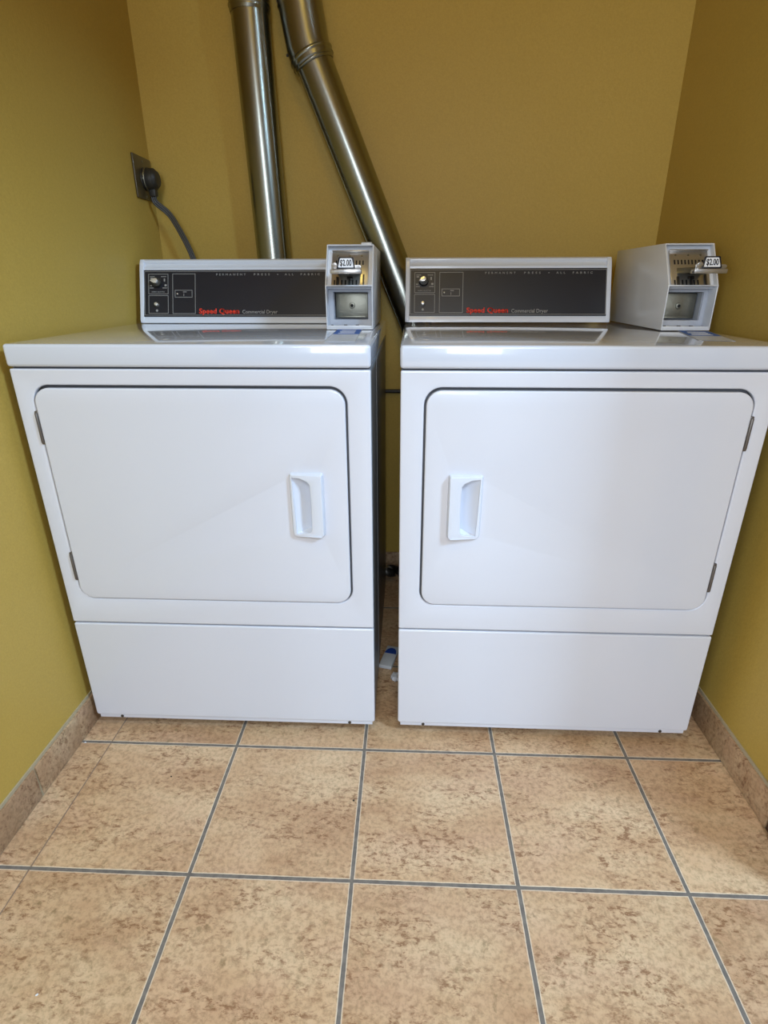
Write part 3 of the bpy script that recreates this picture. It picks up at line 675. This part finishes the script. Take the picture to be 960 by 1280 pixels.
add_box(bm, 0.004, 0.024, -0.0105, 0.0105, -0.044, 0.0, 0.004)
plug = finish('plug', bm, 'blackrub', t)
bm = bmesh.new()
pth = [(0.0040, 0.0310 * math.sin(a_), 0.0310 * math.cos(a_)) for a_ in [math.radians(200 + k * 14) for k in range(10)]]
sweep(bm, pth, 0.0024, 8); finish('plug_strap', bm, 'steel', plug)
base = Vector((px, oy + 0.004, 1.2945))
path = smooth_path([Vector((0.014, 0.0, -0.040)), Vector((0.0155, 0.001, -0.058)), Vector((-0.6430, 0.772, 1.2060)) - base, Vector((-0.6130, 0.768, 1.1550)) - base, Vector((-0.5870, 0.762, 1.0960)) - base, Vector((-0.570, 0.755, 1.030)) - base, Vector((-0.560, 0.750, 0.900)) - base, Vector((-0.556, 0.742, 0.640)) - base, Vector((-0.556, 0.702, 0.56)) - base], 7)
bm = bmesh.new()
for k in (-1, 0, 1):
    pp = []
    for i, p in enumerate(path):
        T = (path[min(i + 1, len(path) - 1)] - path[max(i - 1, 0)]).normalized(); s = T.cross(Vector((0, 1, 0)))
        s = s.normalized() if s.length > 0.2 else Vector((1, 0, 0))
        pp.append(p + s * 0.0052 * k)
    sweep(bm, pp, 0.0034 if k else 0.0037, 10)
finish('cord', bm, 'cord', t)

# ------------------------------------------------------------------ things in the gap between the dryers
bm = bmesh.new(); sweep(bm, [(0, 0, 0), (0.62, 0, 0)], 0.0065, 16)
o = finish('wall_pipe', bm, 'pipe_dark'); o.location = (-0.25, YB - 0.010, 0.682); tag(o, 'thin dark horizontal pipe on the back wall seen through the dryer gap', 'pipe')
bm = bmesh.new(); hp = []
for k in range(60):
    a_ = k / 59 * 1.5 * math.pi; hp.append(Vector((0.045 * math.cos(a_) * 0.6, 0.030 * math.sin(a_), 0.017 + 0.030 * k / 59)))
sweep(bm, hp, [0.0135 + 0.0022 * (1 if k % 2 else -1) for k in range(60)], 14)
o = finish('flexible_hose', bm, 'darksteel'); o.location = (0.030, 0.745, 0.0); tag(o, 'dark corrugated hose coiled on the floor at the back of the gap', 'hose')
t = empty('product_packet', (0.0275, 0.285, 0.0), 'small grey-white packet with blue patch on the floor between the dryers', 'packet', None, math.radians(-14))
bm = bmesh.new(); add_box(bm, -0.0205, 0.0170, -0.046, 0.046, 0.0005, 0.0125, 0.002, 2); finish('packet_body', bm, 'packet', t)
bm = bmesh.new(); me = curve_mesh([[(-0.0160, 0.010)] + [(0.0010 + 0.017 * math.cos(math.radians(a_)), 0.010 + 0.026 * math.sin(math.radians(a_))) for a_ in range(180, -1, -15)] + [(0.018, 0.010)][:0]], 0.0006, 0, 1)
q = bmesh.new(); q.from_mesh(me); bmesh.ops.translate(q, vec=(-0.003, 0, 0.0129), verts=q.verts); finish('blue_patch', q, 'darkblue', t)
bm.free()
bm = bmesh.new(); bmesh.ops.create_icosphere(bm, subdivisions=3, radius=0.012)
for v in bm.verts:
    k = 1 + 0.22 * math.sin(v.co.x * 620 + 1) * math.cos(v.co.y * 540) + 0.12 * math.sin(v.co.z * 900); v.co = Vector((v.co.x * k, v.co.y * k * 1.2, v.co.z * k * 0.7))
zmin = min(v.co.z for v in bm.verts)
for v in bm.verts: v.co.z -= zmin
o = finish('lint_ball', bm, 'paper', smooth=60); o.location = (0.0445, 0.196, 0.0); tag(o, 'small white lint ball on the floor between the dryers', 'lint')

# ------------------------------------------------------------------ crumbs on the tiles
def crumb(x, y, r, m, label, flat=0.6):
    bm = bmesh.new(); bmesh.ops.create_icosphere(bm, subdivisions=2, radius=r)
    for v in bm.verts:
        k = 1 + random.uniform(-0.25, 0.25); v.co = Vector((v.co.x * k * 1.5, v.co.y * k, v.co.z * k * flat))
    zm_ = min(v.co.z for v in bm.verts)
    for v in bm.verts: v.co.z -= zm_
    o = finish('crumb', bm, m, smooth=60); o.location = (x, y, 0); o.rotation_euler = (0, 0, random.uniform(0, 3)); tag(o, label, 'crumb', 'crumbs on the floor tiles')
crumb(-0.0342, -0.1866, 0.0016, 'speck', 'dark crumb near the grout line on the tile before the gap')
crumb(-0.4454, -0.1419, 0.0014, 'speck', 'dark crumb on the tile in front of the left dryer')
crumb(-0.6900, -0.0540, 0.0017, 'paper', 'white crumb against the left baseboard beside the left dryer')
crumb(-0.4904, -0.5451, 0.0014, 'paper', 'white crumb on the nearest tile at the lower left')
